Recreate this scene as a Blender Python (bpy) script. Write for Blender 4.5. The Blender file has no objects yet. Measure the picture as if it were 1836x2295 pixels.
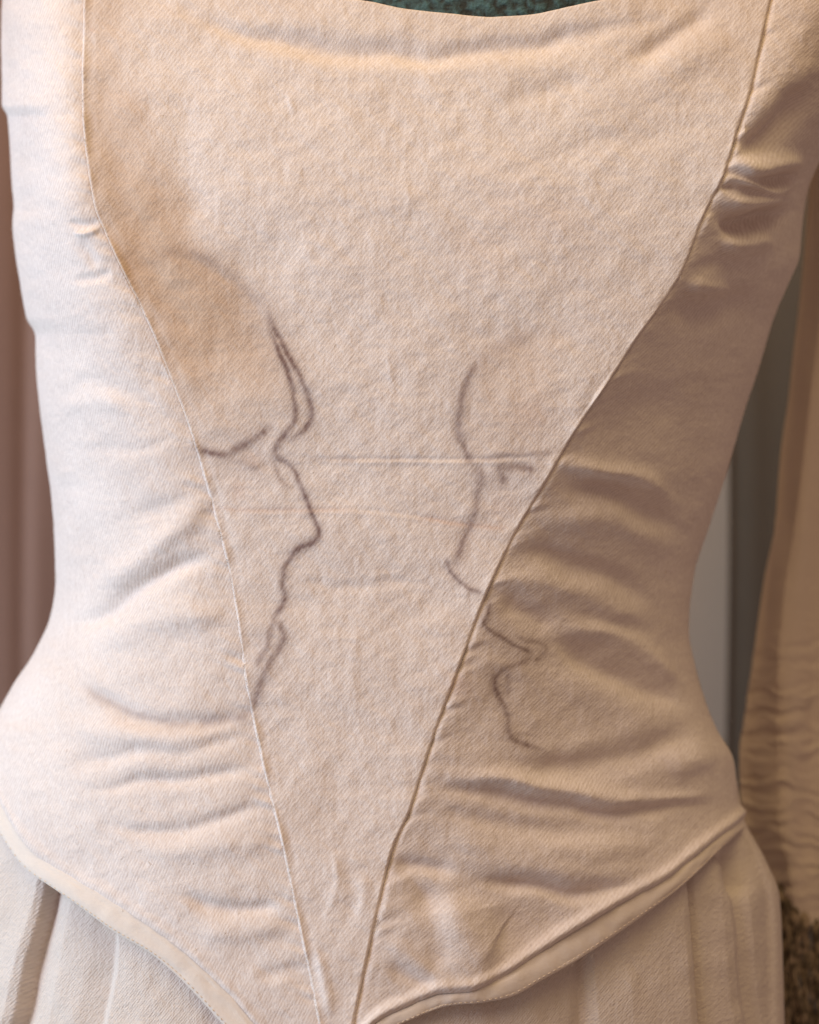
import bpy, math, random
import numpy as np
from mathutils import Vector

random.seed(4); RNG = np.random.default_rng(4)
scene = bpy.context.scene
R = math.radians

# ------------------------------------------------------------------ camera
CAM_D = 0.62                       # camera to the plane through the sides of the figure
PXM = 5000.0                       # drafting units per metre in that plane
CX, CY = 918.0, 1147.5
cam = bpy.data.cameras.new('camera'); cam_o = bpy.data.objects.new('camera', cam)
scene.collection.objects.link(cam_o)
cam_o.location = (0, -CAM_D, 0); cam_o.rotation_euler = (R(90), 0, 0)
cam.sensor_fit = 'VERTICAL'; cam.sensor_height = 24.0
cam.lens = 12.0 / ((2295 / 2 / PXM) / CAM_D)
cam.clip_start = 0.01; cam.clip_end = 50
cam.dof.use_dof = True; cam.dof.focus_distance = CAM_D - 0.088; cam.dof.aperture_fstop = 3.2
scene.camera = cam_o

# ------------------------------------------------------------------ light
world = bpy.data.worlds.new('World'); scene.world = world; world.use_nodes = True
bg = world.node_tree.nodes['Background']
bg.inputs[0].default_value = (1.0, 0.68, 0.56, 1); bg.inputs[1].default_value = 0.235

def area(name, loc, target, energy, sx, sy, col):
    l = bpy.data.lights.new(name, 'AREA'); l.shape = 'RECTANGLE'; l.size = sx; l.size_y = sy
    l.energy = energy; l.color = col
    o = bpy.data.objects.new(name, l); scene.collection.objects.link(o)
    o.location = loc
    o.rotation_euler = (Vector(target) - Vector(loc)).to_track_quat('-Z', 'Y').to_euler()
    return o
area('window_light', (-1.12, -0.46, -0.16), (0, 0, -0.08), 11.4, 0.7, 1.0, (0.57, 0.82, 1.0))
area('room_light', (-1.12, -0.92, 0.75), (0, 0, 0), 10.2, 0.75, 0.75, (0.88, 0.79, 1.0))
area('warm_top_fill', (-0.04, -0.55, 0.86), (0.02, 0, 0.12), 6.0, 0.9, 0.7, (1.0, 0.78, 0.40))  # unseen warm fill, added to yellow the top and lift the right panel

scene.view_settings.view_transform = 'Standard'
scene.view_settings.look = 'None'
scene.view_settings.exposure = 0.09
scene.view_settings.gamma = 1.0
scene.view_settings.use_curve_mapping = False

# ------------------------------------------------------------------ helpers
def link(o, parent=None):
    scene.collection.objects.link(o)
    if parent is not None: o.parent = parent
    return o

def empty(name, loc=(0, 0, 0)):
    o = bpy.data.objects.new(name, None); o.empty_display_size = 0.05
    o.location = loc
    return link(o)

def tag(o, label=None, cat=None, group=None, kind=None):
    if label: o['label'] = label
    if cat: o['category'] = cat
    if group: o['group'] = group
    if kind: o['kind'] = kind
    return o

def grid_mesh(name, P, mat, parent=None, uv=None, col=None, closed_u=False, smooth=True, origin=(0, 0, 0)):
    """P: rows x cols x 3"""
    nr, nc = P.shape[:2]
    me = bpy.data.meshes.new(name)
    V = (P.reshape(-1, 3) - np.array(origin)).astype(np.float32)
    i = np.arange(nr * nc).reshape(nr, nc)
    if closed_u:
        i = np.concatenate([i, i[:, :1]], 1)
    F = np.stack([i[:-1, :-1], i[1:, :-1], i[1:, 1:], i[:-1, 1:]], -1).reshape(-1, 4)
    me.vertices.add(len(V)); me.vertices.foreach_set('co', V.ravel())
    me.loops.add(F.size); me.loops.foreach_set('vertex_index', F.ravel().astype(np.int32))
    me.polygons.add(len(F))
    me.polygons.foreach_set('loop_start', np.arange(0, F.size, 4, dtype=np.int32))
    me.polygons.foreach_set('loop_total', np.full(len(F), 4, dtype=np.int32))
    if smooth: me.polygons.foreach_set('use_smooth', np.ones(len(F), dtype=bool))
    me.update(calc_edges=True)
    if uv is not None:
        l = me.uv_layers.new(name='UVMap')
        l.data.foreach_set('uv', uv.reshape(-1, 2)[F.ravel()].astype(np.float32).ravel())
    if col is not None:
        a = me.color_attributes.new('stain_cast', 'FLOAT_COLOR', 'POINT')
        a.data.foreach_set('color', col.reshape(-1, 4).astype(np.float32).ravel())
    me.materials.append(mat)
    o = bpy.data.objects.new(name, me)
    o.location = origin
    return link(o, parent)

def poly_mesh(name, verts, faces, mat, parent=None, smooth=True):
    me = bpy.data.meshes.new(name); me.from_pydata(verts, [], faces); me.update()
    if smooth:
        for p in me.polygons: p.use_smooth = True
    me.materials.append(mat)
    return link(bpy.data.objects.new(name, me), parent)

def sm(a, b, x):
    t = np.clip((x - a) / (b - a), 0, 1); return t * t * (3 - 2 * t)

def curve1(pts):
    """smooth y(x) through points (monotone cubic hermite)"""
    p = np.array(sorted(pts), float); X, Y = p[:, 0], p[:, 1]
    d = np.diff(Y) / np.diff(X); m = np.zeros(len(X)); m[0] = d[0]; m[-1] = d[-1]
    for k in range(1, len(X) - 1):
        m[k] = 0 if d[k - 1] * d[k] <= 0 else 2 * d[k - 1] * d[k] / (d[k - 1] + d[k])
    def f(x):
        x = np.asarray(x, float)
        k = np.clip(np.searchsorted(X, x) - 1, 0, len(X) - 2)
        h = X[k + 1] - X[k]; t = (x - X[k]) / h
        lo = x < X[0]; hi = x > X[-1]
        tt = np.clip(t, 0, 1)
        y = ((2 * tt**3 - 3 * tt**2 + 1) * Y[k] + (tt**3 - 2 * tt**2 + tt) * h * m[k]
             + (-2 * tt**3 + 3 * tt**2) * Y[k + 1] + (tt**3 - tt**2) * h * m[k + 1])
        y = np.where(lo, Y[0] + m[0] * (x - X[0]), y)
        return np.where(hi, Y[-1] + m[-1] * (x - X[-1]), y)
    return f

def vnoise(x, y, seed=0):
    """smooth value noise -1..1"""
    r = np.random.default_rng(seed).random((256, 256)) * 2 - 1
    xi = np.floor(x).astype(int); yi = np.floor(y).astype(int)
    fx = x - xi; fy = y - yi
    fx = fx * fx * (3 - 2 * fx); fy = fy * fy * (3 - 2 * fy)
    g = lambda a, b: r[a % 256, b % 256]
    return (g(xi, yi) * (1 - fx) + g(xi + 1, yi) * fx) * (1 - fy) + (g(xi, yi + 1) * (1 - fx) + g(xi + 1, yi + 1) * fx) * fy

def catmull(pts, n=8):
    p = np.array(pts, float); q = np.vstack([2 * p[0] - p[1], p, 2 * p[-1] - p[-2]]); out = []
    for k in range(len(p) - 1):
        a, b, c, d = q[k:k + 4]
        for t in np.arange(n) / n:
            out.append(0.5 * (2 * b + (c - a) * t + (2 * a - 5 * b + 4 * c - d) * t * t + (3 * b - a - 3 * c + d) * t**3))
    out.append(p[-1]); return np.array(out)

def seg_dist(px, py, pts):
    """signed distance and parameter 0..1 along a polyline"""
    P = np.array(pts, float); L = np.hypot(*np.diff(P, axis=0).T); T = np.concatenate([[0], np.cumsum(L)])
    best = np.full(px.shape, 1e9); sg = np.zeros(px.shape); par = np.zeros(px.shape)
    for k in range(len(P) - 1):
        dx, dy = P[k + 1] - P[k]; l = max(L[k], 1e-6)
        t = np.clip(((px - P[k, 0]) * dx + (py - P[k, 1]) * dy) / (l * l), 0, 1)
        ex = px - P[k, 0] - t * dx; ey = py - P[k, 1] - t * dy
        d = np.hypot(ex, ey); b = d < best
        best = np.where(b, d, best)
        sg = np.where(b, np.sign(ey * dx - ex * dy), sg)
        par = np.where(b, (T[k] + t * l) / T[-1], par)
    return best * sg, par

# ------------------------------------------------------------------ materials
def new_mat(name):
    m = bpy.data.materials.new(name); m.use_nodes = True
    nt = m.node_tree; b = nt.nodes['Principled BSDF']
    b.inputs['Roughness'].default_value = 0.9
    b.inputs['Specular IOR Level'].default_value = 0.15
    return m, nt, b

def N(nt, t, **kw):
    n = nt.nodes.new(t)
    for k, v in kw.items():
        if k in n.inputs: n.inputs[k].default_value = v
        else: setattr(n, k, v)
    return n

def math_n(nt, op, a, b=None, c=None):
    n = nt.nodes.new('ShaderNodeMath'); n.operation = op
    for k, v in enumerate((a, b, c)):
        if v is None: continue
        if isinstance(v, (int, float)): n.inputs[k].default_value = v
        else: nt.links.new(v, n.inputs[k])
    return n.outputs[0]

def mix_n(nt, fac, a, b, mode='MIX'):
    n = nt.nodes.new('ShaderNodeMix'); n.data_type = 'RGBA'; n.blend_type = mode
    for s, v in ((n.inputs[0], fac), (n.inputs[6], a), (n.inputs[7], b)):
        if isinstance(v, (int, float)): s.default_value = v
        elif isinstance(v, tuple): s.default_value = (*v, 1) if len(v) == 3 else v
        else: nt.links.new(v, s)
    return n.outputs[2]

def cloth_mat(name, c_hi, c_lo, twill=1.25, stain_cast=False, bump=0.5, fuzz=1.0, ang=-52):
    """brushed twill cotton; UV is in millimetres of cloth"""
    m, nt, b = new_mat(name); lk = nt.links.new
    tc = N(nt, 'ShaderNodeTexCoord')
    def mapped(rot, sx, sy):
        mp = N(nt, 'ShaderNodeMapping'); mp.inputs['Rotation'].default_value = (0, 0, R(rot))
        mp.inputs['Scale'].default_value = (sx, sy, 1)
        # rotate first, then stretch
        mp2 = N(nt, 'ShaderNodeMapping'); mp2.inputs['Scale'].default_value = (sx, sy, 1)
        mp.inputs['Scale'].default_value = (1, 1, 1)
        lk(tc.outputs['UV'], mp.inputs['Vector']); lk(mp.outputs[0], mp2.inputs['Vector'])
        return mp2.outputs[0]
    def noise(vec, sc, det=3, rough=0.55):
        n = N(nt, 'ShaderNodeTexNoise', Scale=sc, Detail=det, Roughness=rough); lk(vec, n.inputs['Vector']); return n.outputs[0]
    w = N(nt, 'ShaderNodeTexWave', Scale=0.314 / twill, Distortion=1.6, Detail=2.0)
    w.inputs['Detail Scale'].default_value = 1.2
    w.wave_type = 'BANDS'; w.bands_direction = 'Y'
    lk(mapped(ang, 1, 1), w.inputs['Vector'])
    slub = noise(mapped(ang, 0.5, 1.0), 0.8, 3)           # short streaks along the twill
    pill = noise(mapped(0, 1, 0.8), 0.75, 4, 0.65)
    big = noise(mapped(0, 1, 1), 0.035, 3)
    warp = noise(mapped(0, 1.0, 0.10), 0.35, 3)
    wv = w.outputs[1]
    # colour
    f = math_n(nt, 'MULTIPLY_ADD', slub, 0.75, math_n(nt, 'MULTIPLY_ADD', wv, 0.26, math_n(nt, 'MULTIPLY', pill, 0.6)))
    f = math_n(nt, 'MULTIPLY_ADD', big, 0.5, f)
    f = math_n(nt, 'MULTIPLY_ADD', warp, 0.25, f)
    r = N(nt, 'ShaderNodeMapRange'); r.inputs[1].default_value = 0.75; r.inputs[2].default_value = 1.55
    lk(f, r.inputs[0])
    col = mix_n(nt, r.outputs[0], c_lo, c_hi)
    if stain_cast:
        at = N(nt, 'ShaderNodeAttribute', attribute_name='stain_cast')
        sp = N(nt, 'ShaderNodeSeparateColor'); lk(at.outputs['Color'], sp.inputs[0])
        mott = math_n(nt, 'MULTIPLY_ADD', slub, 1.0, 0.75)
        tan = math_n(nt, 'MULTIPLY', sp.outputs[1], 1.0)
        col = mix_n(nt, tan, col, mix_n(nt, 1.0, col, (0.78, 0.655, 0.53), 'MULTIPLY'))
        dk = math_n(nt, 'MINIMUM', math_n(nt, 'MULTIPLY', sp.outputs[0], mott), 1.0)
        col = mix_n(nt, dk, col, mix_n(nt, 1.0, col, (0.34, 0.27, 0.27), 'MULTIPLY'))
        ru = math_n(nt, 'MINIMUM', math_n(nt, 'MULTIPLY', sp.outputs[2], mott), 1.0)
        col = mix_n(nt, ru, col, mix_n(nt, 1.0, col, (0.80, 0.57, 0.44), 'MULTIPLY'))
    lk(col, b.inputs['Base Color'])
    # relief
    h = math_n(nt, 'MULTIPLY_ADD', wv, 0.16, math_n(nt, 'MULTIPLY', slub, 1.0 * fuzz))
    h = math_n(nt, 'MULTIPLY_ADD', pill, 1.2 * fuzz, h)
    h = math_n(nt, 'MULTIPLY_ADD', warp, 0.5 * fuzz, h)
    bp = N(nt, 'ShaderNodeBump', Strength=bump, Distance=0.0011); lk(h, bp.inputs['Height']); lk(bp.outputs[0], b.inputs['Normal'])
    b.inputs['Sheen Weight'].default_value = 0.04; b.inputs['Sheen Roughness'].default_value = 0.6
    return m

M = {}
M['twill'] = cloth_mat('cream brushed twill', (0.86, 0.765, 0.70), (0.63, 0.53, 0.47), stain_cast=True, bump=0.25)
M['skirt'] = cloth_mat('cream cotton', (0.75, 0.655, 0.58), (0.64, 0.545, 0.47), twill=0.9, bump=0.5)
M['binding'] = cloth_mat('smooth cream binding', (0.79, 0.69, 0.60), (0.73, 0.63, 0.54), twill=0.5, bump=0.16, fuzz=0.8)
M['curtain_brown'] = cloth_mat('mauve brown curtain cloth', (0.255, 0.152, 0.115), (0.22, 0.13, 0.098), twill=0.6, bump=0.12)
M['curtain_dark'] = cloth_mat('dark olive brown curtain cloth', (0.15, 0.112, 0.08), (0.12, 0.09, 0.064), twill=0.6, bump=0.12)
M['shawl'] = cloth_mat('crinkled tan cloth', (0.66, 0.54, 0.45), (0.58, 0.47, 0.385), twill=0.6, bump=0.2)

m, nt, b = new_mat('wall plaster')
n1 = N(nt, 'ShaderNodeTexNoise', Scale=14.0, Detail=4.0); tc = N(nt, 'ShaderNodeTexCoord'); nt.links.new(tc.outputs['Object'], n1.inputs['Vector'])
nt.links.new(mix_n(nt, n1.outputs[0], (0.62, 0.52, 0.41), (0.66, 0.56, 0.45)), b.inputs['Base Color']); M['wall'] = m

m, nt, b = new_mat('teal knit')
tc = N(nt, 'ShaderNodeTexCoord')
n1 = N(nt, 'ShaderNodeTexNoise', Scale=330.0, Detail=3.0); nt.links.new(tc.outputs['Object'], n1.inputs['Vector'])
rp = N(nt, 'ShaderNodeValToRGB'); rp.color_ramp.elements[0].position = 0.36; rp.color_ramp.elements[1].position = 0.66
rp.color_ramp.elements[0].color = (0.045, 0.05, 0.045, 1); rp.color_ramp.elements[1].color = (0.09, 0.17, 0.185, 1)
nt.links.new(n1.outputs[0], rp.inputs[0]); nt.links.new(rp.outputs[0], b.inputs['Base Color'])
bp = N(nt, 'ShaderNodeBump', Strength=0.7, Distance=0.002); nt.links.new(n1.outputs[0], bp.inputs['Height']); nt.links.new(bp.outputs[0], b.inputs['Normal'])
M['teal'] = m

m, nt, b = new_mat('cream thread')
n1 = N(nt, 'ShaderNodeTexNoise', Scale=900.0); nt.links.new(mix_n(nt, n1.outputs[0], (0.62, 0.5, 0.38), (0.78, 0.66, 0.52)), b.inputs['Base Color']); M['thread'] = m
m, nt, b = new_mat('dark brown yarn')
n1 = N(nt, 'ShaderNodeTexNoise', Scale=220.0); rp = N(nt, 'ShaderNodeValToRGB'); rp.color_ramp.elements[0].position = .38; rp.color_ramp.elements[1].position = .62
rp.color_ramp.elements[0].color = (0.10, 0.075, 0.05, 1); rp.color_ramp.elements[1].color = (0.36, 0.27, 0.19, 1)
tc = N(nt, 'ShaderNodeTexCoord'); nt.links.new(tc.outputs['Object'], n1.inputs['Vector'])
nt.links.new(n1.outputs[0], rp.inputs[0]); nt.links.new(rp.outputs[0], b.inputs['Base Color']); M['yarn'] = m

# ------------------------------------------------------------------ the figure: outline, seams and depth (drafting units, 5 per mm)
silL = curve1([(-340, 30), (-200, 14), (0, 6), (125, 2), (234, 5), (262, 18), (417, 27), (460, 30), (500, 28), (626, 44), (710, 58), (752, 79),
               (835, 82), (898, 88), (1000, 101), (1100, 114), (1230, 123), (1300, 125), (1370, 116), (1460, 79), (1530, 33), (1590, -2),
               (1660, -45), (1760, -85), (1900, -120), (2295, -170), (2950, -220)])
silR = curve1([(-340, 2040), (0, 2000), (180, 1935), (300, 1870), (390, 1824), (420, 1813), (490, 1800), (570, 1792), (640, 1765), (700, 1740), (830, 1700), (940, 1663),
               (1060, 1627), (1180, 1590), (1290, 1556), (1400, 1545), (1500, 1561), (1590, 1588), (1640, 1609), (1700, 1643), (1780, 1656),
               (1835, 1668), (1927, 1716), (2007, 1747), (2100, 1753), (2295, 1759), (2950, 1800)])
seamL = curve1([(-340, 200), (0, 188), (107, 184), (213, 182), (299, 187), (373, 196), (469, 213), (523, 235), (592, 267), (672, 306), (747, 341),
                (817, 368), (924, 410), (1004, 437), (1137, 475), (1260, 507), (1404, 533), (1500, 545), (1601, 563), (1735, 592), (1863, 624),
                (2039, 661), (2193, 693), (2273, 709), (2430, 738)])
seamR = curve1([(-340, 1800), (0, 1727), (107, 1703), (197, 1684), (299, 1651), (395, 1622), (480, 1580), (613, 1528), (699, 1472), (757, 1430), (833, 1380),
                (967, 1290), (1063, 1234), (1196, 1156), (1329, 1092), (1495, 1030), (1644, 975), (1745, 942), (1825, 916), (1894, 884), (2022, 851),
                (2192, 814), (2295, 793), (2430, 768)])
spine = curve1([(-340, 0.080), (0, 0.092), (350, 0.097), (800, 0.0935), (1250, 0.0895), (1550, 0.092), (1900, 0.0985), (2300, 0.107), (2950, 0.130)])
kR = curve1([(-340, 4.0), (80, 3.2), (250, 2.2), (450, 1.4), (650, 1.05), (1000, 1.05), (1150, 1.1), (1500, 1.12), (1900, 1.2), (2300, 1.5), (2950, 2.0)])
kL = curve1([(-340, 2.6), (400, 2.4), (1000, 2.3), (1900, 2.3), (2950, 2.2)])

def depth(px, py):
    """height of the cloth towards the viewer above the side plane, metres"""
    pyc = np.minimum(py, 2425.0)
    a, bb = seamL(pyc), seamR(pyc); mid = (a + bb) / 2; hw = np.maximum((bb - a) / 2, 4.0)
    hc = spine(py)
    cr = 0.22
    s = (px - mid) / PXM * 0.87
    h_c = hc - cr * s * s
    h_s = hc - cr * (hw / PXM * 0.87) ** 2
    l, r = silL(py), silR(py)
    qL = np.clip((a - px) / (a - l), 0, 1); qR = np.clip((px - bb) / (r - bb), 0, 1)
    hl = h_s * np.sqrt(np.clip(1 - qL ** kL(py), 0, 1)); hr = h_s * np.sqrt(np.clip(1 - qR ** kR(py), 0, 1))
    return np.where(px < a, hl, np.where(px > bb, hr, h_c))

def unproj(px, py, h):
    k = (CAM_D - h) / CAM_D / PXM
    return np.stack([(px - CX) * k, -h, (CY - py) * k], -1)

def at(px, py, Y):
    k = (CAM_D + Y) / CAM_D / PXM
    return np.array([(px - CX) * k, Y, (CY - py) * k])

def normals(P):
    du = np.gradient(P, axis=1); dv = np.gradient(P, axis=0)
    n = np.cross(dv, du); n /= np.maximum(np.linalg.norm(n, axis=-1, keepdims=True), 1e-12)
    s = np.sign(np.sum(n * np.array([0, -1, 0]), -1).mean())
    return n * s

# folds: (points, half-width, height mm, kind)  ridge > 0, valley < 0
FOLDS = [
    # below the neckline
    ([(380, 20), (560, 80), (760, 115), (950, 122), (1130, 108), (1320, 80), (1480, 45)], 24, -3.4),
    ([(420, 75), (700, 160), (950, 172), (1200, 150), (1400, 110)], 34, 0.5),
    ([(1400, 135), (1490, 95), (1560, 45), (1620, 0)], 20, -1.8),
    ([(1430, 190), (1560, 120), (1660, 70)], 34, 1.2),
    ([(1120, 250), (1200, 210), (1330, 190)], 30, -1.0),
    ([(1150, 390), (1300, 330), (1450, 300), (1600, 270)], 34, -1.0),
    ([(400, 200), (420, 420), (440, 560)], 40, -1.2),
    ([(905, 260), (912, 420), (908, 560)], 8, 0.16),
    ([(880, 720), (872, 800), (890, 900)], 9, 0.2),
    ([(640, 200), (655, 260)], 8, 0.3),
    # left back panel, soft hollow beside the seam
    ([(215, 60), (235, 250), (270, 430), (330, 580), (400, 700), (450, 800)], 45, -2.2),
    ([(360, 565), (430, 580), (510, 625), (570, 690), (610, 750)], 16, -0.45),
    # left side panel
    ([(150, 500), (190, 505), (222, 494)], 9, -1.3),
    ([(165, 522), (195, 524), (225, 512)], 6, 1.5),
    ([(170, 545), (205, 570), (230, 600)], 14, -1.2),
    ([(165, 633), (215, 622), (262, 600)], 12, -1.6),
    ([(150, 860), (220, 850), (300, 880), (390, 930)], 22, -1.2),
    ([(140, 930), (230, 890), (290, 920)], 24, 1.5),
    ([(180, 1010), (300, 1005), (410, 985)], 16, -0.8),
    ([(280, 1160), (380, 1130), (460, 1095)], 16, -0.9),
    ([(190, 1340), (290, 1270), (400, 1180), (470, 1110)], 30, 3.0),
    ([(165, 1405), (235, 1385), (310, 1325), (390, 1275), (480, 1245)], 20, -4.2),
    ([(200, 1460), (330, 1400), (450, 1370), (520, 1365)], 34, 2.4),
    ([(170, 1525), (235, 1575), (330, 1615), (450, 1625), (560, 1598)], 20, -2.6),
    ([(140, 1625), (300, 1650), (400, 1665), (540, 1650)], 26, 1.6),
    ([(120, 1740), (260, 1690), (420, 1680), (570, 1640)], 20, -1.8),
    ([(200, 1770), (350, 1755), (470, 1740), (590, 1720)], 16, -2.3),
    ([(230, 1860), (380, 1860), (500, 1835), (615, 1810)], 18, -2.2),
    ([(300, 1910), (440, 1900), (620, 1870)], 26, 1.6),
    ([(400, 2010), (520, 2035), (650, 2025)], 17, -2.6),
    ([(430, 2075), (560, 2085), (665, 2060)], 24, 1.5),
    ([(560, 2200), (640, 2170), (690, 2160)], 18, -1.2),
    # pressed creases right across the back
    ([(660, 1023), (760, 1028), (900, 1028), (1040, 1029), (1240, 1022)], 5, -0.25),
    ([(660, 1033), (760, 1036), (900, 1036), (1040, 1037), (1240, 1034)], 5, 0.22),
    ([(480, 1139), (600, 1143), (790, 1141), (930, 1155), (1050, 1176), (1150, 1186)], 5, -0.2),
    ([(480, 1148), (600, 1152), (790, 1150), (930, 1164), (1050, 1185), (1150, 1195)], 5, 0.15),
    ([(660, 1310), (800, 1320), (960, 1300)], 12, -0.5),
    ([(800, 1400), (790, 1500), (806, 1620)], 10, 0.3),
    ([(745, 1900), (757, 1960), (742, 2010), (722, 2060)], 9, 0.35),
    ([(770, 1900), (790, 1990), (770, 2090)], 18, -0.5),
    ([(820, 1930), (815, 2010), (790, 2080)], 12, 0.25),
    ([(700, 2100), (730, 2190), (740, 2290)], 16, 0.9),
    # upper right side panel: pinched at the seam
    ([(1655, 330), (1700, 325), (1760, 270), (1830, 190)], 26, -7.0),
    ([(1640, 372), (1720, 372), (1800, 350)], 20, 4.0),
    ([(1632, 396), (1675, 408), (1715, 425), (1790, 415)], 9, 3.2),
    ([(1690, 395), (1730, 405), (1790, 400)], 10, -2.6),
    ([(1610, 425), (1645, 418)], 8, -1.2),
    ([(1600, 452), (1680, 455), (1760, 436)], 17, 4.2),
    ([(1605, 488), (1660, 508), (1720, 488), (1780, 470)], 19, -6.5),
    ([(1600, 540), (1680, 545), (1740, 525)], 22, 4.0),
    ([(1550, 600), (1620, 590), (1700, 610)], 16, -1.2),
    ([(1535, 640), (1600, 655), (1640, 640)], 18, 2.8),
    ([(1490, 720), (1600, 690), (1700, 650)], 30, -3.5),
    # right side panel under the waist: deep drag lines
    ([(1300, 960), (1420, 930), (1560, 900)], 60, -4.0),
    ([(1240, 1042), (1330, 1046), (1430, 1066), (1520, 1120)], 16, 4.6),
    ([(1255, 1090), (1330, 1096), (1420, 1126), (1540, 1190)], 19, -5.0),
    ([(1190, 1175), (1320, 1165), (1420, 1190), (1530, 1250)], 26, 3.4),
    ([(1160, 1245), (1240, 1252), (1350, 1290), (1470, 1350)], 22, -4.6),
    ([(1110, 1310), (1240, 1310), (1360, 1350), (1470, 1410)], 24, 3.0),
    ([(1115, 1335), (1180, 1365), (1260, 1405)], 20, -3.2),
    ([(1240, 1400), (1360, 1425), (1470, 1480), (1570, 1550)], 17, 3.6),
    ([(1240, 1428), (1330, 1482), (1420, 1530), (1495, 1558), (1550, 1566)], 21, -5.4),
    ([(1200, 1500), (1320, 1545), (1430, 1600), (1540, 1610)], 36, 2.4),
    ([(1130, 1705), (1300, 1725), (1420, 1690), (1520, 1650), (1580, 1630)], 26, -4.8),
    ([(980, 1735), (1160, 1755), (1320, 1785), (1480, 1795), (1630, 1780)], 15, 4.2),
    ([(1500, 1730), (1590, 1690), (1625, 1690)], 22, 2.6),
    ([(970, 1765), (1160, 1790), (1340, 1815), (1460, 1812), (1600, 1800)], 15, -4.0),
    ([(960, 1820), (1100, 1845), (1280, 1860), (1430, 1850)], 16, -1.6),
    ([(940, 1880), (1150, 1905), (1350, 1900), (1500, 1885)], 28, 3.0),
    ([(1075, 1978), (1180, 1984), (1300, 2000), (1420, 1990)], 15, -5.2),
    ([(1000, 1945), (1160, 1945), (1320, 1955), (1440, 1950)], 22, 2.6),
    ([(1000, 2000), (1020, 2080), (1070, 2150), (1120, 2175)], 62, 5.5),
    ([(930, 1960), (960, 2040), (980, 2120), (1010, 2190)], 26, -3.0),
    ([(1080, 2060), (1180, 2080), (1280, 2050)], 30, -1.6),
    ([(860, 2160), (930, 2190), (990, 2212)], 16, -1.0),
    ([(850, 2110), (920, 2140), (1000, 2190)], 20, 0.8),
    ([(880, 1930), (960, 1945), (1030, 1965)], 18, -2.0),
    # along the right seam: slight puckers
    ([(1050, 1480), (1120, 1490), (1200, 1520)], 14, 0.8),
]

def folds(px, py, side=None):
    d = np.zeros(px.shape)
    # wander so that no fold is a clean curve
    wx = px + 10 * vnoise(px / 75, py / 75, 1)
    wy = py + 9 * vnoise(px / 80, py / 65, 2)
    for pts, w, amp in FOLDS:
        if pts[0][0] < 600: amp = amp * 0.75
        if pts[0][0] > 900 and pts[0][1] > 900: amp = amp * 0.64; w = w * (1.25 if w > 10 else 1)
        elif pts[0][0] > 1480: amp = amp * 0.95; w *= 1.1
        P = catmull(pts, 5)
        lo = P.min(0) - 4 * w; hi = P.max(0) + 4 * w
        mk = (px > lo[0]) & (px < hi[0]) & (py > lo[1]) & (py < hi[1])
        if not mk.any(): continue
        sharp = w < 7
        X, Y = (px[mk], py[mk]) if sharp else (wx[mk], wy[mk])
        ds, t = seg_dist(X, Y, P)
        e = np.minimum(t, 1 - t)
        tp = sm(0.0, 0.28, e) * 0.9 + 0.1
        end = np.exp(-(np.abs(ds) / w) ** 2)
        ww = w * (0.7 + 0.3 * tp)
        d[mk] += amp * 1e-3 * tp * np.exp(-(np.abs(ds) / ww) ** 2)
    return d

def small_relief(px, py):
    d = 0.0008 * vnoise(px / 190, py / 150, 10) + 0.0003 * vnoise(px / 70, py / 50, 11) + 0.00022 * vnoise(px / 30, py / 26, 12) + 0.00010 * vnoise(px / 12, py / 11, 13)
    return d

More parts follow.
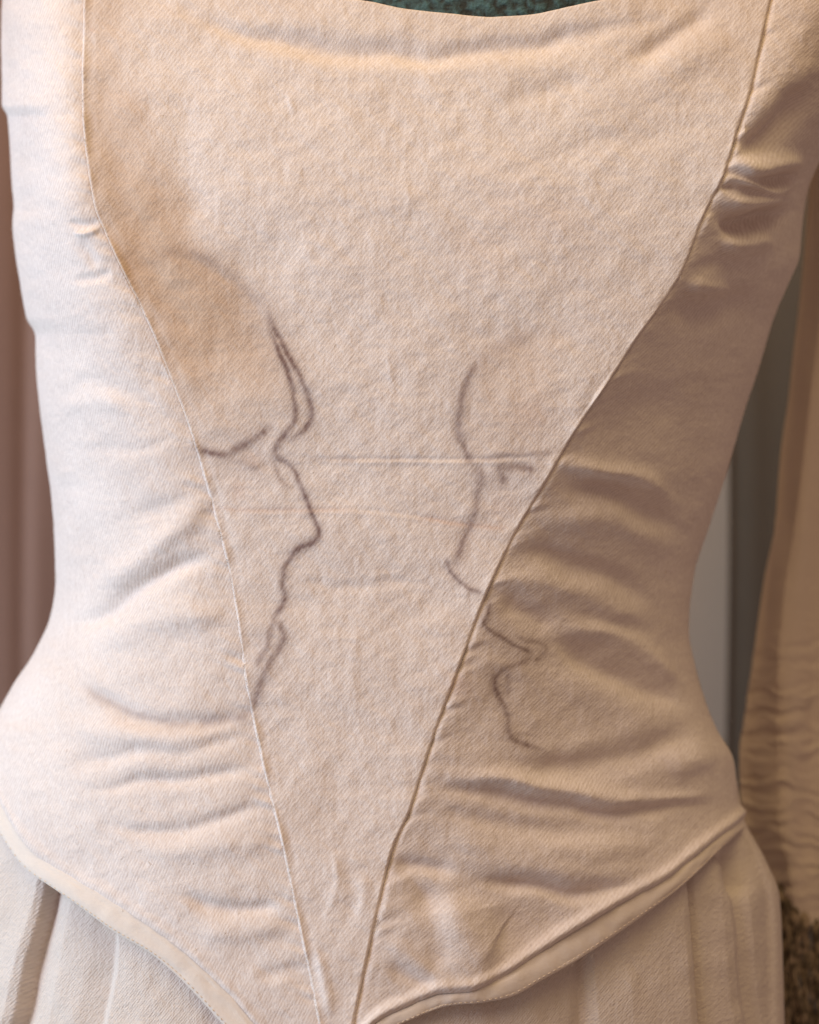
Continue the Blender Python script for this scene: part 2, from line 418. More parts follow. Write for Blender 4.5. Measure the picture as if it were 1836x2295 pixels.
# two faces in profile, drawn in soft brown-grey line and rubbed shading: (points, half-width, strength)
TIDE = [
    ([(600, 690), (609, 727), (629, 762), (649, 802), (670, 840), (687, 878), (696, 910), (699, 930), (693, 950), (678, 967), (655, 985)], 5.0, .80),
    ([(596, 715), (612, 755), (628, 795), (643, 828), (655, 866), (661, 901), (664, 930), (659, 949), (643, 970), (626, 991), (617, 1011), (625, 1025), (641, 1036),
      (661, 1056), (672, 1081), (684, 1110), (693, 1136), (704, 1162), (714, 1185), (713, 1202), (701, 1214), (678, 1226), (661, 1238),
      (648, 1255), (637, 1281), (634, 1308), (641, 1338), (629, 1361), (613, 1393), (604, 1425), (600, 1450)], 4.6, .85),
    ([(640, 1032), (655, 1050), (668, 1075)], 4.5, .5),
    ([(617, 1020), (619, 1050), (628, 1072), (642, 1086), (648, 1078)], 4.5, .38),
    ([(697, 1140), (712, 1178), (714, 1204)], 4.0, .4),
    ([(628, 1362), (616, 1390), (630, 1405), (637, 1430), (622, 1460), (606, 1482), (590, 1520), (572, 1570), (562, 1596)], 6.5, .62),
    ([(613, 1393), (605, 1425), (598, 1455), (584, 1475), (578, 1500)], 6.0, .55),
    ([(441, 1003), (467, 1013), (495, 1019), (515, 1017), (535, 1005), (562, 988), (586, 973), (611, 958)], 6.0, .85),
    ([(445, 1006), (490, 1022), (530, 1032), (570, 1046), (585, 1052)], 7.0, .40),
    ([(520, 1020), (550, 1025), (575, 1020), (580, 1000)], 8.0, .22),
    ([(560, 1601), (520, 1611), (480, 1617), (440, 1625)], 8.0, .45),
    ([(440, 1625), (390, 1622), (347, 1612), (293, 1601), (250, 1580), (215, 1560), (188, 1537)], 6.5, .36),
    ([(690, 1030), (740, 1029), (752, 1029)], 3.5, .18), ([(752, 1029), (765, 1030), (800, 1029)], 4, .30), ([(810, 1029), (900, 1029)], 3, .14),
    # rubbed shading
    ([(560, 640), (600, 700), (630, 770), (655, 850), (668, 920)], 17, .20), ([(480, 1030), (540, 1040), (600, 1050)], 14, .18),
    ([(1035, 900), (1050, 850), (1085, 800), (1130, 775), (1190, 745)], 12, .30), ([(1085, 1060), (1110, 1075), (1135, 1060)], 13, .22),
    ([(585, 1420), (600, 1470), (580, 1540)], 13, .20), ([(1095, 1400), (1150, 1450), (1200, 1455)], 9, .18), ([(1125, 1530), (1135, 1590)], 10, .22),
    ([(345, 590), (380, 565), (440, 572), (500, 605), (560, 655), (603, 712)], 8, .28),
    # right of the middle
    ([(1082, 800), (1065, 822), (1050, 845), (1037, 880), (1030, 920), (1025, 946), (1027, 975), (1038, 1000), (1050, 1025), (1066, 1048)], 6.0, .62),
    ([(1030, 960), (1042, 1000), (1050, 1020)], 7.0, .40),
    ([(1066, 1045), (1078, 1062), (1078, 1080), (1068, 1092)], 8.5, .60),
    ([(1078, 1080), (1070, 1106), (1067, 1135), (1056, 1170), (1041, 1207), (1030, 1239), (1021, 1264)], 5.5, .64),
    ([(1001, 1250), (1004, 1268), (1012, 1286), (1030, 1303), (1052, 1317), (1084, 1330)], 3.6, .65),
    ([(1068, 1032), (1110, 1024), (1143, 1020), (1195, 1016), (1246, 1015)], 4.5, .36),
    ([(1108, 1046), (1135, 1050), (1160, 1047), (1200, 1052)], 7.0, .62),
    ([(1122, 1058), (1128, 1070), (1124, 1086)], 6.5, .62),
    ([(1066, 1130), (1100, 1182), (1130, 1186)], 4, .10),
    # on the shaded side panel
    ([(1097, 1340), (1098, 1358), (1091, 1380), (1083, 1396), (1098, 1412), (1114, 1423), (1151, 1443), (1178, 1456), (1198, 1468)], 4.2, .70),
    ([(1155, 1424), (1188, 1438), (1218, 1444), (1225, 1450), (1219, 1462), (1203, 1477), (1190, 1484)], 3.8, .50),
    ([(1200, 1470), (1167, 1486), (1140, 1494), (1116, 1510), (1108, 1530), (1117, 1561), (1131, 1585), (1139, 1613), (1138, 1638), (1151, 1658), (1179, 1670), (1220, 1682)], 4.8, .72),
    ([(1110, 1505), (1106, 1525), (1112, 1540)], 6.5, .55),
    ([(1135, 1505), (1140, 1530), (1137, 1560)], 4.0, .40),
    ([(1145, 1640), (1165, 1648), (1210, 1645)], 4.0, .25),
    ([(1300, 1560), (1330, 1620), (1300, 1640)], 8.0, .10),
]
RUST = [([(530, 1080), (535, 1100), (532, 1120)], 12, .35), ([(480, 1142), (560, 1142), (640, 1143), (790, 1141)], 4, .45), ([(940, 1160), (1050, 1176), (1135, 1184)], 5, .55),
        ([(1040, 520), (1120, 600)], 40, .12), ([(1180, 900), (1210, 960)], 30, .22), ([(1100, 1140), (1150, 1130)], 26, .20), ([(205, 68), (207, 71)], 4, .7),
        ([(1040, 1520), (1010, 1545)], 22, .35), ([(560, 1040), (575, 1030)], 22, .25), ([(1100, 430), (1180, 500), (1280, 480)], 40, .12), ([(1010, 1300), (1080, 1130)], 16, .12)]
TANPOLY = [(186, -60), (186, 330), (215, 470), (270, 595), (345, 745), (410, 920), (437, 1000), (520, 1010), (620, 965), (655, 930), (650, 880), (632, 800),
           (600, 715), (545, 640), (470, 570), (420, 500), (385, 410), (350, 300), (310, 150), (290, -60)]
TANPOLY2 = [(1030, 930), (1040, 870), (1075, 800), (1120, 770), (1200, 740), (1260, 760), (1240, 850), (1200, 960), (1190, 1010), (1060, 1025)]

def in_poly(px, py, poly):
    c = np.zeros(px.shape, bool); n = len(poly)
    for k in range(n):
        x1, y1 = poly[k]; x2, y2 = poly[(k + 1) % n]
        if y1 == y2: continue
        c ^= ((y1 > py) != (y2 > py)) & (px < (x2 - x1) * (py - y1) / (y2 - y1) + x1)
    return c

def soft_poly(px, py, poly, w):
    d, _ = seg_dist(px, py, poly + [poly[0]])
    d = np.abs(d) * np.where(in_poly(px, py, poly), 1, -1)
    return sm(-w, w, d)

def stains_and_cast(px, py):
    c = np.zeros(px.shape + (4,)); c[..., 3] = 1
    wx = px + 2.0 * vnoise(px / 24, py / 24, 21) + 1.2 * vnoise(px / 6, py / 6, 23)
    wy = py + 2.0 * vnoise(px / 24, py / 24, 22) + 1.2 * vnoise(px / 6, py / 6, 24)
    brk = 0.85 + 0.20 * vnoise(px / 34, py / 34, 25) + 0.15 * vnoise(px / 8, py / 8, 26)
    for lst, ch in ((TIDE, 0), (RUST, 2)):
        for pts, w, st in lst:
            w *= 1.65 if ch == 0 else 1.2; st *= 1.05 if ch == 0 else 0.6
            P = catmull(pts, 4); lo = P.min(0) - 5 * w - 8; hi = P.max(0) + 5 * w + 8
            mk = (px > lo[0]) & (px < hi[0]) & (py > lo[1]) & (py < hi[1])
            if not mk.any(): continue
            d, t = seg_dist(wx[mk], wy[mk], P)
            e = sm(0, 0.12, np.minimum(t, 1 - t)) * 0.6 + 0.4
            v = st * e * (0.64 * np.exp(-(d / (0.85 * w)) ** 2) + 0.30 * np.exp(-(d / (2.1 * w)) ** 2)) * (brk[mk] if ch == 0 else 1)
            c[..., ch][mk] = np.maximum(c[..., ch][mk], v)
    mk = (px < 760) & (py < 1080)
    g = soft_poly(px[mk] + 25 * vnoise(px[mk] / 90, py[mk] / 90, 31), py[mk] + 25 * vnoise(px[mk] / 90, py[mk] / 90, 32), TANPOLY, 70)
    Y = py[mk]
    g *= np.interp(Y, [-60, 150, 350, 560, 720, 850, 1000], [.7, .6, .75, 1.15, 1.2, .8, .25]) * (1 - 0.35 * sm(380, 640, px[mk]))
    g = np.where(px[mk] < seamL(Y) - 2, 0, g)
    c[..., 1][mk] = g
    mk = (px > 980) & (px < 1300) & (py > 700) & (py < 1080)
    c[..., 1][mk] = np.maximum(c[..., 1][mk], 0.28 * soft_poly(px[mk], py[mk], TANPOLY2, 30))
    # faint yellow cast of the light over the shoulders, painted into the cloth
    c[..., 1] = np.maximum(c[..., 1], 0.22 * sm(300, -50, py) + 0.20 * sm(1250, 1550, px) * sm(420, 150, py))
    return c

def arc_uv(P):
    du = np.linalg.norm(np.diff(P, axis=1), axis=-1); u = np.concatenate([np.zeros((P.shape[0], 1)), np.cumsum(du, 1)], 1)
    return u

# ------------------------------------------------------------------ setting
def box_wall(name, x0, x1, y0, y1, z0, z1, mat):
    v = [(x, y, z) for x in (x0, x1) for y in (y0, y1) for z in (z0, z1)]
    f = [(0, 1, 3, 2), (4, 6, 7, 5), (0, 4, 5, 1), (2, 3, 7, 6), (0, 2, 6, 4), (1, 5, 7, 3)]
    return poly_mesh(name, v, f, mat, smooth=False)
tag(box_wall('wall', -1.1, 1.1, 0.50, 0.56, -0.75, 0.85, M['wall']), kind='structure')

# ------------------------------------------------------------------ dress form
form = empty('dress_form', (0, 0, -0.33))
tag(form, 'teal knitted dress form showing above the scooped back neckline', 'dress form')
zs = [(-0.33, .150, .085, .0), (-0.25, .148, .085, 0), (-0.12, .132, .072, 0), (-0.02, .120, .062, 0), (0.08, .132, .068, 0), (0.16, .150, .072, 0), (0.215, .150, .0715, 0.0), (0.245, .140, .071, 0),
      (0.275, .105, .062, 0.004), (0.295, .070, .055, .008), (0.32, .058, .052, .012), (0.37, .054, .050, .014)]
zz = np.linspace(-0.33, 0.37, 90); th = np.linspace(0, 2 * np.pi, 120, endpoint=False)
A = np.interp(zz, [z[0] for z in zs], [z[1] for z in zs]); B = np.interp(zz, [z[0] for z in zs], [z[2] for z in zs]); C = np.interp(zz, [z[0] for z in zs], [z[3] for z in zs])
ker = np.ones(7) / 7
A = np.convolve(np.pad(A, 3, 'edge'), ker, 'valid'); B = np.convolve(np.pad(B, 3, 'edge'), ker, 'valid')
# the figure leans: its middle follows the garment
xc = np.array([((silL(CY - z * PXM) + silR(CY - z * PXM)) / 2 - CX) / PXM for z in np.clip(zz, -0.2, 0.21)])
P = np.stack([xc[:, None] + A[:, None] * np.sin(th)[None], C[:, None] - B[:, None] * np.cos(th)[None], np.repeat(zz[:, None], len(th), 1)], -1)
fo = grid_mesh('torso', P - np.array([0, 0, -0.33]), M['teal'], form, closed_u=True)
ring = P[-1] - np.array([0, 0, -0.33]); cz = ring.mean(0) + np.array([0, 0, .012])
nr = len(ring)
ring2 = (ring - ring.mean(0)) * 0.86 + ring.mean(0) + np.array([0, 0, .008])
v = [tuple(p) for p in ring] + [tuple(p) for p in ring2] + [tuple(cz)]
f = [(i, (i + 1) % nr, nr + (i + 1) % nr, nr + i) for i in range(nr)] + [(nr + i, nr + (i + 1) % nr, 2 * nr) for i in range(nr)]
poly_mesh('neck_cap', v, f, M['teal'], form)

# ------------------------------------------------------------------ bodice
BZ = -0.26
bod = empty('bodice', (0, 0, BZ))
tag(bod, 'cream twill bodice with pointed back panel and two faces drawn in profile', 'bodice')
OFF = np.array([0, 0, BZ])

topY = curve1([(150, -330), (250, -215), (400, -115), (560, -55), (752, 0), (845, 13), (903, 25), (1019, 36), (1100, 42), (1193, 36), (1236, 29), (1316, 13), (1380, 0),
               (1550, -60), (1700, -170), (1790, -330)])
hemL = curve1([(-140, 1540), (-60, 1690), (0, 1788), (32, 1847), (80, 1905), (160, 1964), (256, 2017), (331, 2065), (405, 2119), (469, 2177), (533, 2241), (573, 2289), (640, 2360), (740, 2432)])
hemR = curve1([(760, 2432), (800, 2330), (850, 2278), (916, 2246), (948, 2231), (985, 2218), (1044, 2214), (1103, 2193), (1183, 2145), (1289, 2076), (1407, 2007), (1481, 1969),
               (1556, 1911), (1604, 1873), (1640, 1846), (1668, 1822), (1720, 1780)])
lowL = curve1([(-140, 1610), (-60, 1770), (0, 1873), (53, 1948), (107, 1985), (176, 2033), (256, 2092), (331, 2135), (395, 2188), (453, 2247), (496, 2295), (600, 2400), (745, 2490)])
lowR = curve1([(755, 2490), (800, 2390), (850, 2325), (916, 2289), (1023, 2252), (1076, 2248), (1145, 2236), (1215, 2199), (1300, 2151), (1396, 2087), (1492, 2017), (1556, 1964), (1609, 1911), (1668, 1856), (1720, 1815)])

def roll_rows(P, n, up, r, turn=9, inner=0.009):
    """extra rows that fold the cloth over at an edge"""
    out = []
    a = np.linspace(0, np.pi, turn)[1:]
    for t in a: out.append(P + up * (r * np.sin(t)) - n * (r * (1 - np.cos(t))))
    out.append(out[-1] - up * inner)
    return np.stack(out[::-1], 0)

# --- back panel, its edges folded under and lapped over the side panels
NR, NC = 860, 500
edge = np.array([0, .6, 1.3, 2.2, 3.4, 5, 7, 9.5, 12.5, 16])
v = np.linspace(0, 1, NR)[:, None]
s_in = np.linspace(0, 1, NC - 2 * len(edge) + 2)[1:-1]
def back_px(py):
    a, bb = seamL(py), seamR(py); w = bb - a
    e = np.minimum(edge[None] * np.ones((py.shape[0], 1)), 0.2 * w[:, :1] * edge[None] / 16)
    el = e; mid = a[:, :1] + e[:, -1:] + s_in[None] * (w[:, :1] - 2 * e[:, -1:])
    return np.concatenate([a[:, :1] + el, mid, bb[:, :1] - el[:, ::-1]], 1)
py = np.repeat(-330 + v * (2430 + 330), NC, 1)
for it in range(30):
    a, bb = seamL(py), seamR(py)
    if it == 0:
        base = back_px(py[:, :]); s = (base - a) / (bb - a); s = np.repeat(s[300:301], NR, 0)
    px = a + s * (bb - a)
    t = topY(px[0]); py = 0.5 * py + 0.5 * (t[None] + v ** 1.0 * (2430 - t[None]))
a, bb = seamL(py), seamR(py); px = a + s * (bb - a)
h = depth(px, py); P = unproj(px, py, h); n = normals(P)
dl = np.minimum(px - a, bb - px)
wob = 1 + 0.35 * vnoise(py / 40, px * 0 + (s > .5) * 7, 41)
lap = 0.0015 * np.sqrt(np.clip(1 - (1 - np.clip(dl / 7.5, 0, 1)) ** 2, 0, 1)) * (1 + (wob - 1) * np.exp(-(dl / 14) ** 2)) - 0.0009
ridge = 0.00025 * np.exp(-((dl - 6) / 5.0) ** 2) * wob * (s < .5)                          # seam allowance beneath the edge
ditch = -0.00012 * np.exp(-((dl - 22) / 7.0) ** 2) * wob * (s < .5)
D = folds(px, py) * sm(0, 14, dl) + small_relief(px, py) + lap + ridge + ditch
edgebead = 0.0008 * np.exp(-(((py - py[0:1]) - 55) / 18) ** 2) * 0
P = P + n * (D + edgebead)[..., None]
st = stains_and_cast(px, py)
uv = np.stack([(px - 900) / 5.6, (CY - py) / 5.6], -1)
up = P[0] - P[6]; up /= np.linalg.norm(up, axis=-1, keepdims=True)
rr = roll_rows(P[0], n[0], up, 0.0011)
P = np.concatenate([rr, P], 0); k = rr.shape[0]
uv = np.concatenate([np.repeat(uv[:1], k, 0) + np.arange(k)[::-1, None, None] * np.array([0, 0.35]), uv], 0); st = np.concatenate([np.repeat(st[:1], k, 0), st], 0)
grid_mesh('back_panel', P - OFF, M['twill'], bod, uv, st)

# --- side panels, wrapping round to the far side
def side_panel(sgn, hem, label):
    sil, seam = (silL, seamL) if sgn < 0 else (silR, seamR)
    NR, NC, NB = 720, 290, 26
    q = np.sin(np.linspace(-0.012, 1, NC) * np.pi / 2) ** 1.0       # slips a little under the back panel
    lin = np.linspace(-0.012, 1, NC); q = 0.45 * q + 0.55 * lin * (lin < 2); q[-1] = 1.0
    q = np.where(lin < 0, lin, q)
    v = np.linspace(0, 1, NR)[:, None]
    py = np.repeat(-330 + v * 2000, NC, 1)
    for it in range(60):
        px = seam(py) + (sil(py) - seam(py)) * q[None]
        b = hem(px[-1]); py = 0.6 * py + 0.4 * (-330 + v * (b[None] + 8 + 330))
    px = seam(py) + (sil(py) - seam(py)) * q[None]
    qq = np.repeat(q[None], NR, 0)
    h = np.where(qq < 0, depth(seam(py), py), depth(px, py))
    h[:, -1] = 0.0
    P = unproj(px, py, h); n = normals(P) * 1.0
    # outward check at the outline
    n[:, -1] = np.array([sgn, 0, 0])
    d = folds(px, py) * sm(1.0, 0.86, qq) + small_relief(px, py) * (0.4 + 0.6 * sm(1.0, .9, qq))
    ds = np.abs(px - seam(py))
    if sgn > 0: d -= 0.0009 * np.exp(-(ds / 8) ** 2)
    # puckers where the panel is eased into the seam
    d += 0.0005 * vnoise(py / 17 + 0.02 * ds, py * 0, 51 if sgn < 0 else 52) * np.exp(-(ds / 38) ** 2)
    hemd = hem(px) - py                                              # turned edge above the binding
    d += (0.0020 if sgn > 0 else 0.0005) * np.exp(-((hemd - 6) / 14) ** 2)
    P = P + n * d[..., None]
    st = stains_and_cast(px, py)
    uv = np.stack([(px - 900) / 5.6 * 1.0 + sgn * (0.10 - h) * 350, (CY - py) / 5.6], -1)
    # far side
    S = P[:, -1]; mid = ((silL(py[:, -1]) + silR(py[:, -1])) / 2 - CX) / PXM
    ph = np.linspace(0, np.pi / 2, NB)[1:]
    bx = mid[:, None] + (S[:, 0] - mid)[:, None] * np.cos(ph)[None]
    by = S[:, 1][:, None] + 0.105 * np.sin(ph)[None]
    bz = np.repeat(S[:, 2][:, None], NB - 1, 1)
    # the lower edge runs level across the front
    Pb = np.stack([bx, by, bz], -1)
    uvb = uv[:, -1:] + np.stack([sgn * np.arange(1, NB) * 7.0, np.zeros(NB - 1)], -1)[None]
    stb = np.zeros((NR, NB - 1, 4)); stb[..., 3] = 1
    P = np.concatenate([P, Pb], 1); uv = np.concatenate([uv, uvb], 1); st = np.concatenate([st, stb], 1)
    ca, sa = math.cos(sgn * 0.22), math.sin(sgn * 0.22)              # cut off the straight grain
    uv = np.stack([uv[..., 0] * ca - uv[..., 1] * sa + sgn * 400, uv[..., 0] * sa + uv[..., 1] * ca], -1)
    o = grid_mesh('side_panel', P - OFF, M['twill'], bod, uv, st)
    o['label'] = label
    return P, py, px
side_panel(-1, hemL, 'brightly lit side panel with soft drag folds and a faint tide mark')
side_panel(1, hemR, 'shaded side panel with deep drag folds below the waist')

# --- hem bindings
def binding(sgn, hem, low, x0, x1, label):
    n = 420
    xs = np.linspace(x0, x1, n)
    T = np.stack([xs, hem(xs)], -1)
    # partner on the lower edge: nearest along the local normal
    tg = np.gradient(T, axis=0); tg /= np.linalg.norm(tg, axis=1, keepdims=True)
    nm = np.stack([-tg[:, 1], tg[:, 0]], -1); nm *= np.sign(nm[:, 1])[:, None]
    w = np.full(n, 30.0)
    for _ in range(40):
        Q = T + nm * w[:, None]; w += 0.5 * (low(Q[:, 0]) - Q[:, 1]) * np.clip(nm[:, 1], .3, 1)
        w = np.clip(w, 16, 75)
    w = np.convolve(np.pad(w, 8, 'edge'), np.ones(17) / 17, 'valid')
    prof = [(-0.05, -1.2), (-0.02, -.8), (0.03, -.5), (.10, -.2), (.22, 0), (.4, .2), (.58, .3), (.74, .3), (.87, .1), (.96, -.3), (1.0, -.9), (.98, -1.6), (.9, -2.3), (.6, -2.8), (.2, -2.8), (-.02, -2.4)]
    # denser profile
    pr = catmull(prof, 3)
    rows = []
    for a, e in pr:
        Q = T + nm * (w * a)[:, None]
        # lie on the cloth, clamped inside the outline
        l = silL(Q[:, 1]) + 1; r = silR(Q[:, 1]) - 1
        qx = np.clip(Q[:, 0], l, r)
        hh = depth(qx, Q[:, 1])
        bump = 0.0004 * vnoise(xs / 60, xs * 0 + a * 2, 61) + 0.0002 * vnoise(xs / 22, xs * 0 + a * 3, 62)
        fd = folds(qx, Q[:, 1]) * 0.6 + folds(qx, hem(qx)) * 0.2
        pp = unproj(qx, Q[:, 1], hh)
        # cloth normal from finite differences
        e1 = unproj(qx + 2, Q[:, 1], depth(np.clip(qx + 2, l, r), Q[:, 1])) - pp
        e2 = unproj(qx, Q[:, 1] + 2, depth(qx, Q[:, 1] + 2)) - pp
        nn = np.cross(e1, e2); nn /= np.linalg.norm(nn, axis=1, keepdims=True); nn *= -np.sign(nn[:, 1])[:, None]
        rows.append(pp + nn * (e * 1e-3 + fd + (bump if 0 < a < 1 and e > 0 else 0))[:, None])
    P = np.stack(rows, 0)
    # carry on round the far side
    endi = 0 if sgn < 0 else -1
    S = P[:, endi]; ph = np.linspace(0, np.pi / 2, 24)[1:]
    mid = 0.0
    bx = mid + (S[:, 0] - mid)[:, None] * np.cos(ph)[None]; by = S[:, 1][:, None] + 0.108 * np.sin(ph)[None]; bz = np.repeat(S[:, 2][:, None], 23, 1)
    Pb = np.stack([bx, by, bz], -1)
    P = np.concatenate([Pb[:, ::-1], P], 1) if sgn < 0 else np.concatenate([P, Pb], 1)
    uvx = arc_uv(P) * 1000; uv = np.stack([uvx, np.repeat((np.arange(P.shape[0]) * 0.6)[:, None], P.shape[1], 1)], -1)
    o = grid_mesh('hem_binding', P - OFF, M['binding'], bod, uv)
    o['label'] = label
    # prick stitches near the lower edge
    verts, faces = [], []
    k0 = 6
    row = 24                                                         # profile row near the lower edge, outside
    off = 23 if sgn < 0 else 0
    i = off + 5
    while i < off + n - 8:
        A_, B_ = P[row, i], P[row, i + 2]
        ax = (B_ - A_); L = np.linalg.norm(ax)
        if L < 1e-6: i += 5; continue
        ax /= L; nn = np.cross(ax, P[row + 1, i] - P[row - 1, i]); nn /= max(np.linalg.norm(nn), 1e-9)
        if nn[1] > 0: nn = -nn
        sd = np.cross(ax, nn); b0 = len(verts)
        for t_, rad in ((0, .00008), (.25, .00017), (.75, .00017), (1, .00008)):
            c_ = A_ + ax * 0.0013 * t_ + nn * (0.00015 * math.sin(math.pi * t_))
            for j in range(5):
                an = j * 2 * math.pi / 5
                verts.append(tuple(c_ + (nn * math.cos(an) + sd * math.sin(an)) * rad - OFF))
        for r_ in range(3):
            for j in range(5):
                faces.append((b0 + r_ * 5 + j, b0 + r_ * 5 + (j + 1) % 5, b0 + r_ * 5 + 5 + (j + 1) % 5, b0 + r_ * 5 + 5 + j))
        i += 5
    so = poly_mesh('stitching', verts, faces, M['thread'], o); so['kind'] = 'stuff'
    return P
bL = binding(-1, hemL, lowL, -108, 735, 'smooth cream binding along the brightly lit hem')
bR = binding(1, hemR, lowR, 768, 1668, 'smooth cream binding along the shaded hem, standing away from the skirt')

# --- loose fibres on the outline
def fibres():
    verts, faces = [], []
    def strand(p, d, L, curl):
        b0 = len(verts); p = np.array(p); d = np.array(d, float)
        up = np.array([0, 0, 1.]); r = 0.00006
        for k in range(5):
            for j in range(3):
                an = j * 2.094
                verts.append(tuple(p + np.array([math.cos(an), math.sin(an), 0.3]) * r - OFF))
            p = p + d * L / 4; d = d + np.array([random.uniform(-1, 1), random.uniform(-1, 1), random.uniform(-1, 1)]) * curl; d /= np.linalg.norm(d)
        for k in range(4):
            for j in range(3):
                faces.append((b0 + k * 3 + j, b0 + k * 3 + (j + 1) % 3, b0 + k * 3 + 3 + (j + 1) % 3, b0 + k * 3 + 3 + j))
    for _ in range(420):
        y = random.uniform(-50, 1580); x = float(silL(y))
        p = unproj(np.array(x + 3), np.array(y), np.array(random.uniform(0.0, .02))); strand(p, (-1, random.uniform(-.4, .4), random.uniform(-.8, .8)), random.uniform(.0006, .0018), .5)
    for _ in range(260):
        y = random.uniform(400, 1800); x = float(silR(y))
        p = unproj(np.array(x - 3), np.array(y), np.array(random.uniform(0.0, .02))); strand(p, (1, random.uniform(-.4, .4), random.uniform(-.8, .8)), random.uniform(.0006, .0016), .5)
    for _ in range(900):
        y = random.uniform(150, 2300); dx = random.uniform(0, 6); x = float(seamL(y)) + dx
        p = unproj(np.array(x), np.array(y), depth(np.array(x), np.array(y)) + 0.0008); strand(p, (random.uniform(-1, .4), -.5, random.uniform(-.6, .6)), random.uniform(.0005, .0014), .5)
    X = RNG.uniform(150, 1650, 1500); Y = RNG.uniform(60, 2200, 1500); Q = unproj(X, Y, depth(X, Y) + folds(X, Y))
    for p in Q:
        strand(p, (random.uniform(-1, 1), -.5, random.uniform(-1, 1)), random.uniform(.0008, .0022), .45)
    o = poly_mesh('loose_fibres', verts, faces, M['thread'], bod); o['kind'] = 'stuff'
fibres()

# ------------------------------------------------------------------ skirt
NR, NC, NB = 330, 620, 30
v = np.linspace(0, 1, NR)[:, None]
tt = np.linspace(-1, 1, NC); t = 0.6 * np.sin(tt * np.pi / 2) + 0.4 * tt; t[0] = -1; t[-1] = 1
py = np.repeat(1500 + v * 1450, NC, 1)
l, r = silL(py), silR(py)
px = (l + r) / 2 + t[None] * (r - l) / 2
tq = np.abs(t)[None] * np.ones_like(py)
hb = depth(px, np.minimum(py, 2425.)) * np.where(py > 2425, spine(py) / spine(2425.), 1)
inset = np.interp(py, [1500, 1850, 2100, 2500, 2950], [.014, .010, .009, .008, .004])
h = np.maximum(hb - inset * sm(1.0, .96, tq), 0); h[:, 0] = 0; h[:, -1] = 0
P = unproj(px, py, h); n = normals(P)
n[:, 0] = (-1, 0, 0); n[:, -1] = (1, 0, 0)
# pleats: height (mm) against place along the hem at the 2295 line, each leaning its own way
xr = px - np.interp(px, [-150, 80, 400, 900, 1300, 1560, 1750], [-.35, -.27, -.03, .0, .05, .10, .12]) * (py - 2295)
xr = xr + 7 * vnoise(py / 120, px / 300, 71)
pl = np.array([(-200, 0), (-120, 3), (-40, 2), (6, 3), (22, 1), (30, -7), (50, -5), (90, -3), (160, -4), (215, -6), (236, -3), (250, 3), (330, 4.5), (460, 4), (560, 2), (640, -6), (700, -6), (760, 0), (850, 3), (950, 3.5), (1020, 3),
               (1100, 2.2), (1210, 0), (1285, -3), (1312, -5.5), (1345, -1), (1420, 1.5), (1500, 2.0), (1548, 2.6), (1565, 1.5), (1575, -5.5), (1592, -1), (1640, 1.5), (1660, 1.0), (1680, -2.5), (1705, 0.5), (1760, 0)])
d = np.interp(xr, pl[:, 0], pl[:, 1]) * 1e-3
d *= sm(1650, 2000, py) * sm(1.0, .95, tq)
d += (0.0009 * vnoise(px / 80, py / 150, 72) + 0.0004 * vnoise(px / 30, py / 40, 73)) * sm(1.0, .95, tq)
# hollow tucked under the corner of the hem
hd, _ = seg_dist(px, py, [(1600, 1890), (1640, 1930), (1650, 1980)]); d += -0.006 * np.exp(-(hd / 24) ** 2) * sm(1.0, .97, tq)
P = P + n * d[..., None]
uv = np.stack([(px - 900) / 5.6, (CY - py) / 5.6], -1)
ph = np.linspace(0, np.pi, 2 * NB)[1:-1]
S0, S1 = P[:, -1], P[:, 0]; mid = (S0[:, 0] + S1[:, 0]) / 2; hw = (S0[:, 0] - S1[:, 0]) / 2
dep = np.interp(py[:, 0], [1500, 2950], [.095, .13])
Pb = np.stack([mid[:, None] + hw[:, None] * np.cos(ph)[None], dep[:, None] * np.sin(ph)[None] * (1 + .05 * np.sin(ph * 26)[None]), np.repeat(S0[:, 2][:, None], len(ph), 1)], -1)
uvb = uv[:, -1:] + np.stack([np.arange(1, len(ph) + 1) * 8.0, np.zeros(len(ph))], -1)[None]
P = np.concatenate([P, Pb], 1); uv = np.concatenate([uv, uvb], 1)
so = np.array([0, 0, float(P[-1, :, 2].mean())])
o = grid_mesh('skirt', P, M['skirt'], None, uv, closed_u=True, origin=tuple(so))
tag(o, 'cream pleated skirt hanging from under the bound hem of the bodice', 'skirt')

# ------------------------------------------------------------------ curtains
def curtain(name, mat, pts, depth_fn, label, ztop=0.62, zbot=-0.62, thick=0.002, jitter=1):
    """pts: list of x along the top; folds run down"""
    n, mrow = 260, 60
    x = np.linspace(pts[0], pts[1], n); z = np.linspace(ztop, zbot, mrow)
    X = np.repeat(x[None], mrow, 0); Z = np.repeat(z[:, None], n, 1)
    Y = depth_fn(X, Z)
    X = X + 0.006 * vnoise(Z * 3 + 5, X * 6, 80 + jitter)
    P = np.stack([X, Y, Z], -1)
    nn = normals(P)
    back = P - nn * thick
    ring = np.concatenate([P, back[:, ::-1]], 1)
    org = np.array([(pts[0] + pts[1]) / 2, float(Y.mean()), zbot])
    uv = np.stack([arc_uv(ring) * 1000, ring[..., 2] * 1000], -1)
    o = grid_mesh(name, ring, mat, None, uv, closed_u=True, origin=tuple(org))
    return tag(o, label, 'curtain')
curtain('curtain', M['curtain_brown'], (-0.62, -0.13),
        lambda X, Z: 0.24 + 0.003 * np.sin((X + 0.02 * Z) * 80) + 0.0012 * np.sin((X - .03 * Z) * 150 + 1) + 0.003 * np.exp(-((X + 0.238 - .01 * Z) / .006) ** 2),
        'plain mauve brown curtain hanging beside the brightly lit side panel', jitter=1)
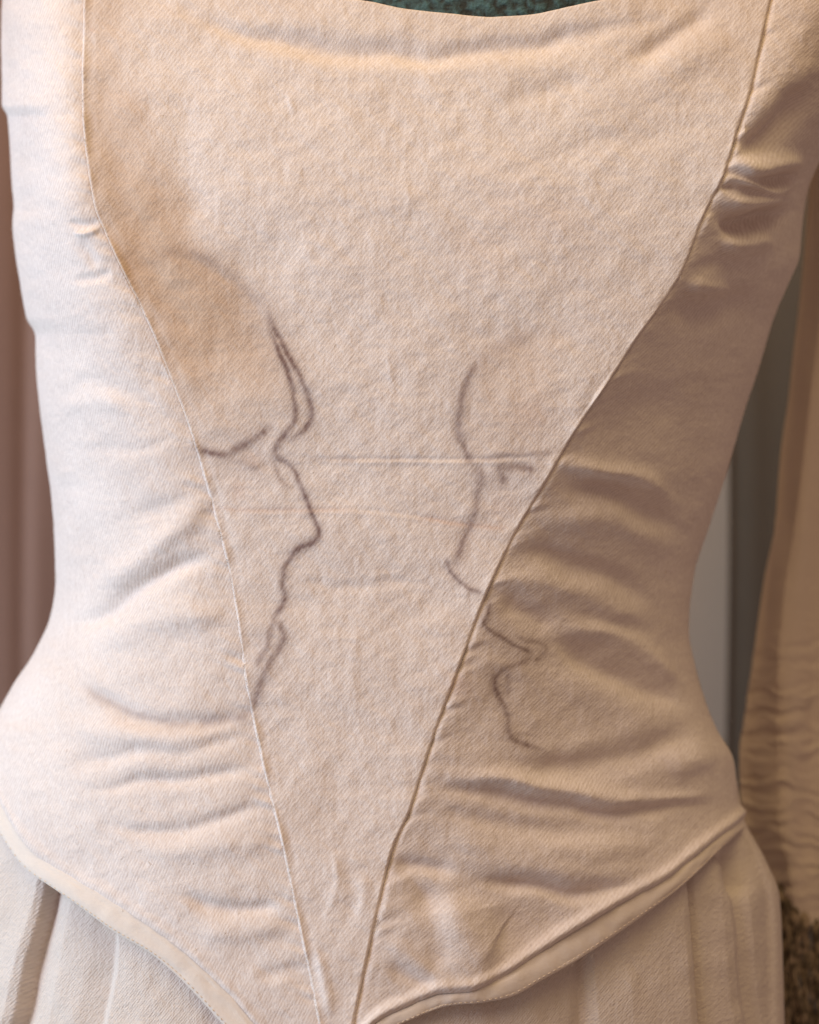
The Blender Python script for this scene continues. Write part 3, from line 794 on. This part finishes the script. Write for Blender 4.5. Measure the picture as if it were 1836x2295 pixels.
curtain('curtain', M['curtain_dark'], (0.222, 0.52),
        lambda X, Z: 0.33 + 0.012 * np.sin((X - 0.222) * 70) + 0.02 * np.exp(-((X - 0.222) / .012) ** 2),
        'dark olive brown curtain between the bodice and the fringed shawl', jitter=2)

# ------------------------------------------------------------------ fringed shawl
SY = 0.055
shawl = empty('shawl', tuple(at(1800, 2300, SY)))
tag(shawl, 'crinkled tan shawl with knotted fringe hanging behind the skirt', 'shawl')
SO = np.array(shawl.location)
edgeX = curve1([(-300, 1850), (300, 1822), (600, 1800), (700, 1790), (780, 1780), (887, 1769), (1020, 1750), (1180, 1737), (1287, 1716), (1473, 1689), (1599, 1671), (1699, 1657), (1800, 1660), (1960, 1690), (2120, 1700)])
foldX = curve1([(-300, 1930), (600, 1846), (823, 1822), (967, 1806), (1100, 1791), (1233, 1769), (1393, 1751), (1500, 1743), (1820, 1741), (1987, 1774), (2120, 1790)])
NR, NC = 420, 170
v = np.linspace(0, 1, NR)[:, None]; u = np.linspace(0, 1, NC)[None]
py = -300 + v * 2340 + 0 * u
X0, X1 = edgeX(py), foldX(py)
uf = 0.35
px = np.where(u < uf, X0 + (X1 - X0) * (u / uf), X1 + (u - uf) / (1 - uf) * 300)
botm = np.interp(px, [1650, 1740, 1760, 1780, 1836, 2200], [1985, 1990, 2000, 2050, 2085, 2150])
py = -300 + v * (botm + 300)
X0, X1 = edgeX(py), foldX(py)
px = np.where(u < uf, X0 + (X1 - X0) * (u / uf), X1 + (u - uf) / (1 - uf) * 300)
Yd = SY + 0.024 * (1 - sm(0.0, 0.5, u)) + 0.010 * np.sin(np.maximum(u - uf, 0) * 8) ** 2
Yd = Yd + 0.0025 * np.exp(-((u - .72) / .06) ** 2) + 0 * py
P = at(0, 0, 0) * 0 + np.stack([(px - CX) / PXM * (CAM_D + Yd) / CAM_D, Yd, (CY - py) / PXM * (CAM_D + Yd) / CAM_D], -1)
n = normals(P)
cr = sm(1350, 1600, py) * 0.85 + 0.10
wv_ = py + 16 * vnoise(px / 45, py / 60, 91) + 6 * vnoise(px / 18, py / 22, 92)
d = 0.00035 * np.sin(wv_ / 23 * 2 * np.pi) * (0.5 + 0.5 * vnoise(px / 40, py / 40, 93)) * cr + 0.0011 * vnoise(px / 70 + 9, wv_ / 11, 94) * cr + 0.0005 * vnoise(px / 30, wv_ / 6, 96) * cr + 0.0008 * vnoise(px / 30, py / 200, 95)
P = P + n * d[..., None]
back = P - n * 0.0012
ring = np.concatenate([P, back[:, ::-1]], 1)
uv = np.stack([arc_uv(ring) * 1000, ring[..., 2] * 1000], -1)
grid_mesh('cloth', ring - SO, M['shawl'], shawl, uv, closed_u=True)
bot = P[-1]
def tassel(p, L, seed):
    rnd = random.Random(seed); verts, faces = [], []
    def tube(pts, rad):
        b0 = len(verts)
        for k, (q, r_) in enumerate(zip(pts, rad)):
            for j in range(5):
                an = j * 2 * math.pi / 5; verts.append((q[0] + math.cos(an) * r_, q[1] + math.sin(an) * r_, q[2]))
        for k in range(len(pts) - 1):
            for j in range(5):
                faces.append((b0 + k * 5 + j, b0 + k * 5 + (j + 1) % 5, b0 + k * 5 + 5 + (j + 1) % 5, b0 + k * 5 + 5 + j))
    p = np.array(p)
    # knot
    tube([p + np.array([0, 0, z]) for z in (.004, .002, -.002, -.006, -.008)], [.0008, .0022, .003, .0024, .0012])
    for s_ in range(9):
        q = p + np.array([rnd.uniform(-.0015, .0015), rnd.uniform(-.0015, .0015), -.005]); dx, dy = rnd.uniform(-.006, .006), rnd.uniform(-.005, .005)
        ll = L * rnd.uniform(.8, 1.1); f1 = rnd.uniform(0, 6)
        pts = []
        for k in range(14):
            t_ = k / 13
            pts.append(q + np.array([dx * t_ + .0016 * math.sin(f1 + 9 * t_), dy * t_ + .0014 * math.cos(f1 * 2 + 11 * t_), -ll * t_]))
        tube(pts, [.0009 + .00025 * math.sin(k * 1.9 + f1) for k in range(14)])
    o = poly_mesh('tassel', [tuple(np.array(q) - SO) for q in verts], faces, M['yarn'], shawl)
for k, j in enumerate(range(3, NC, 8)):
    p = bot[j] + np.array([0, 0, 0.0])
    if p[0] > 0.25: break
    tassel(p, 0.075, k)
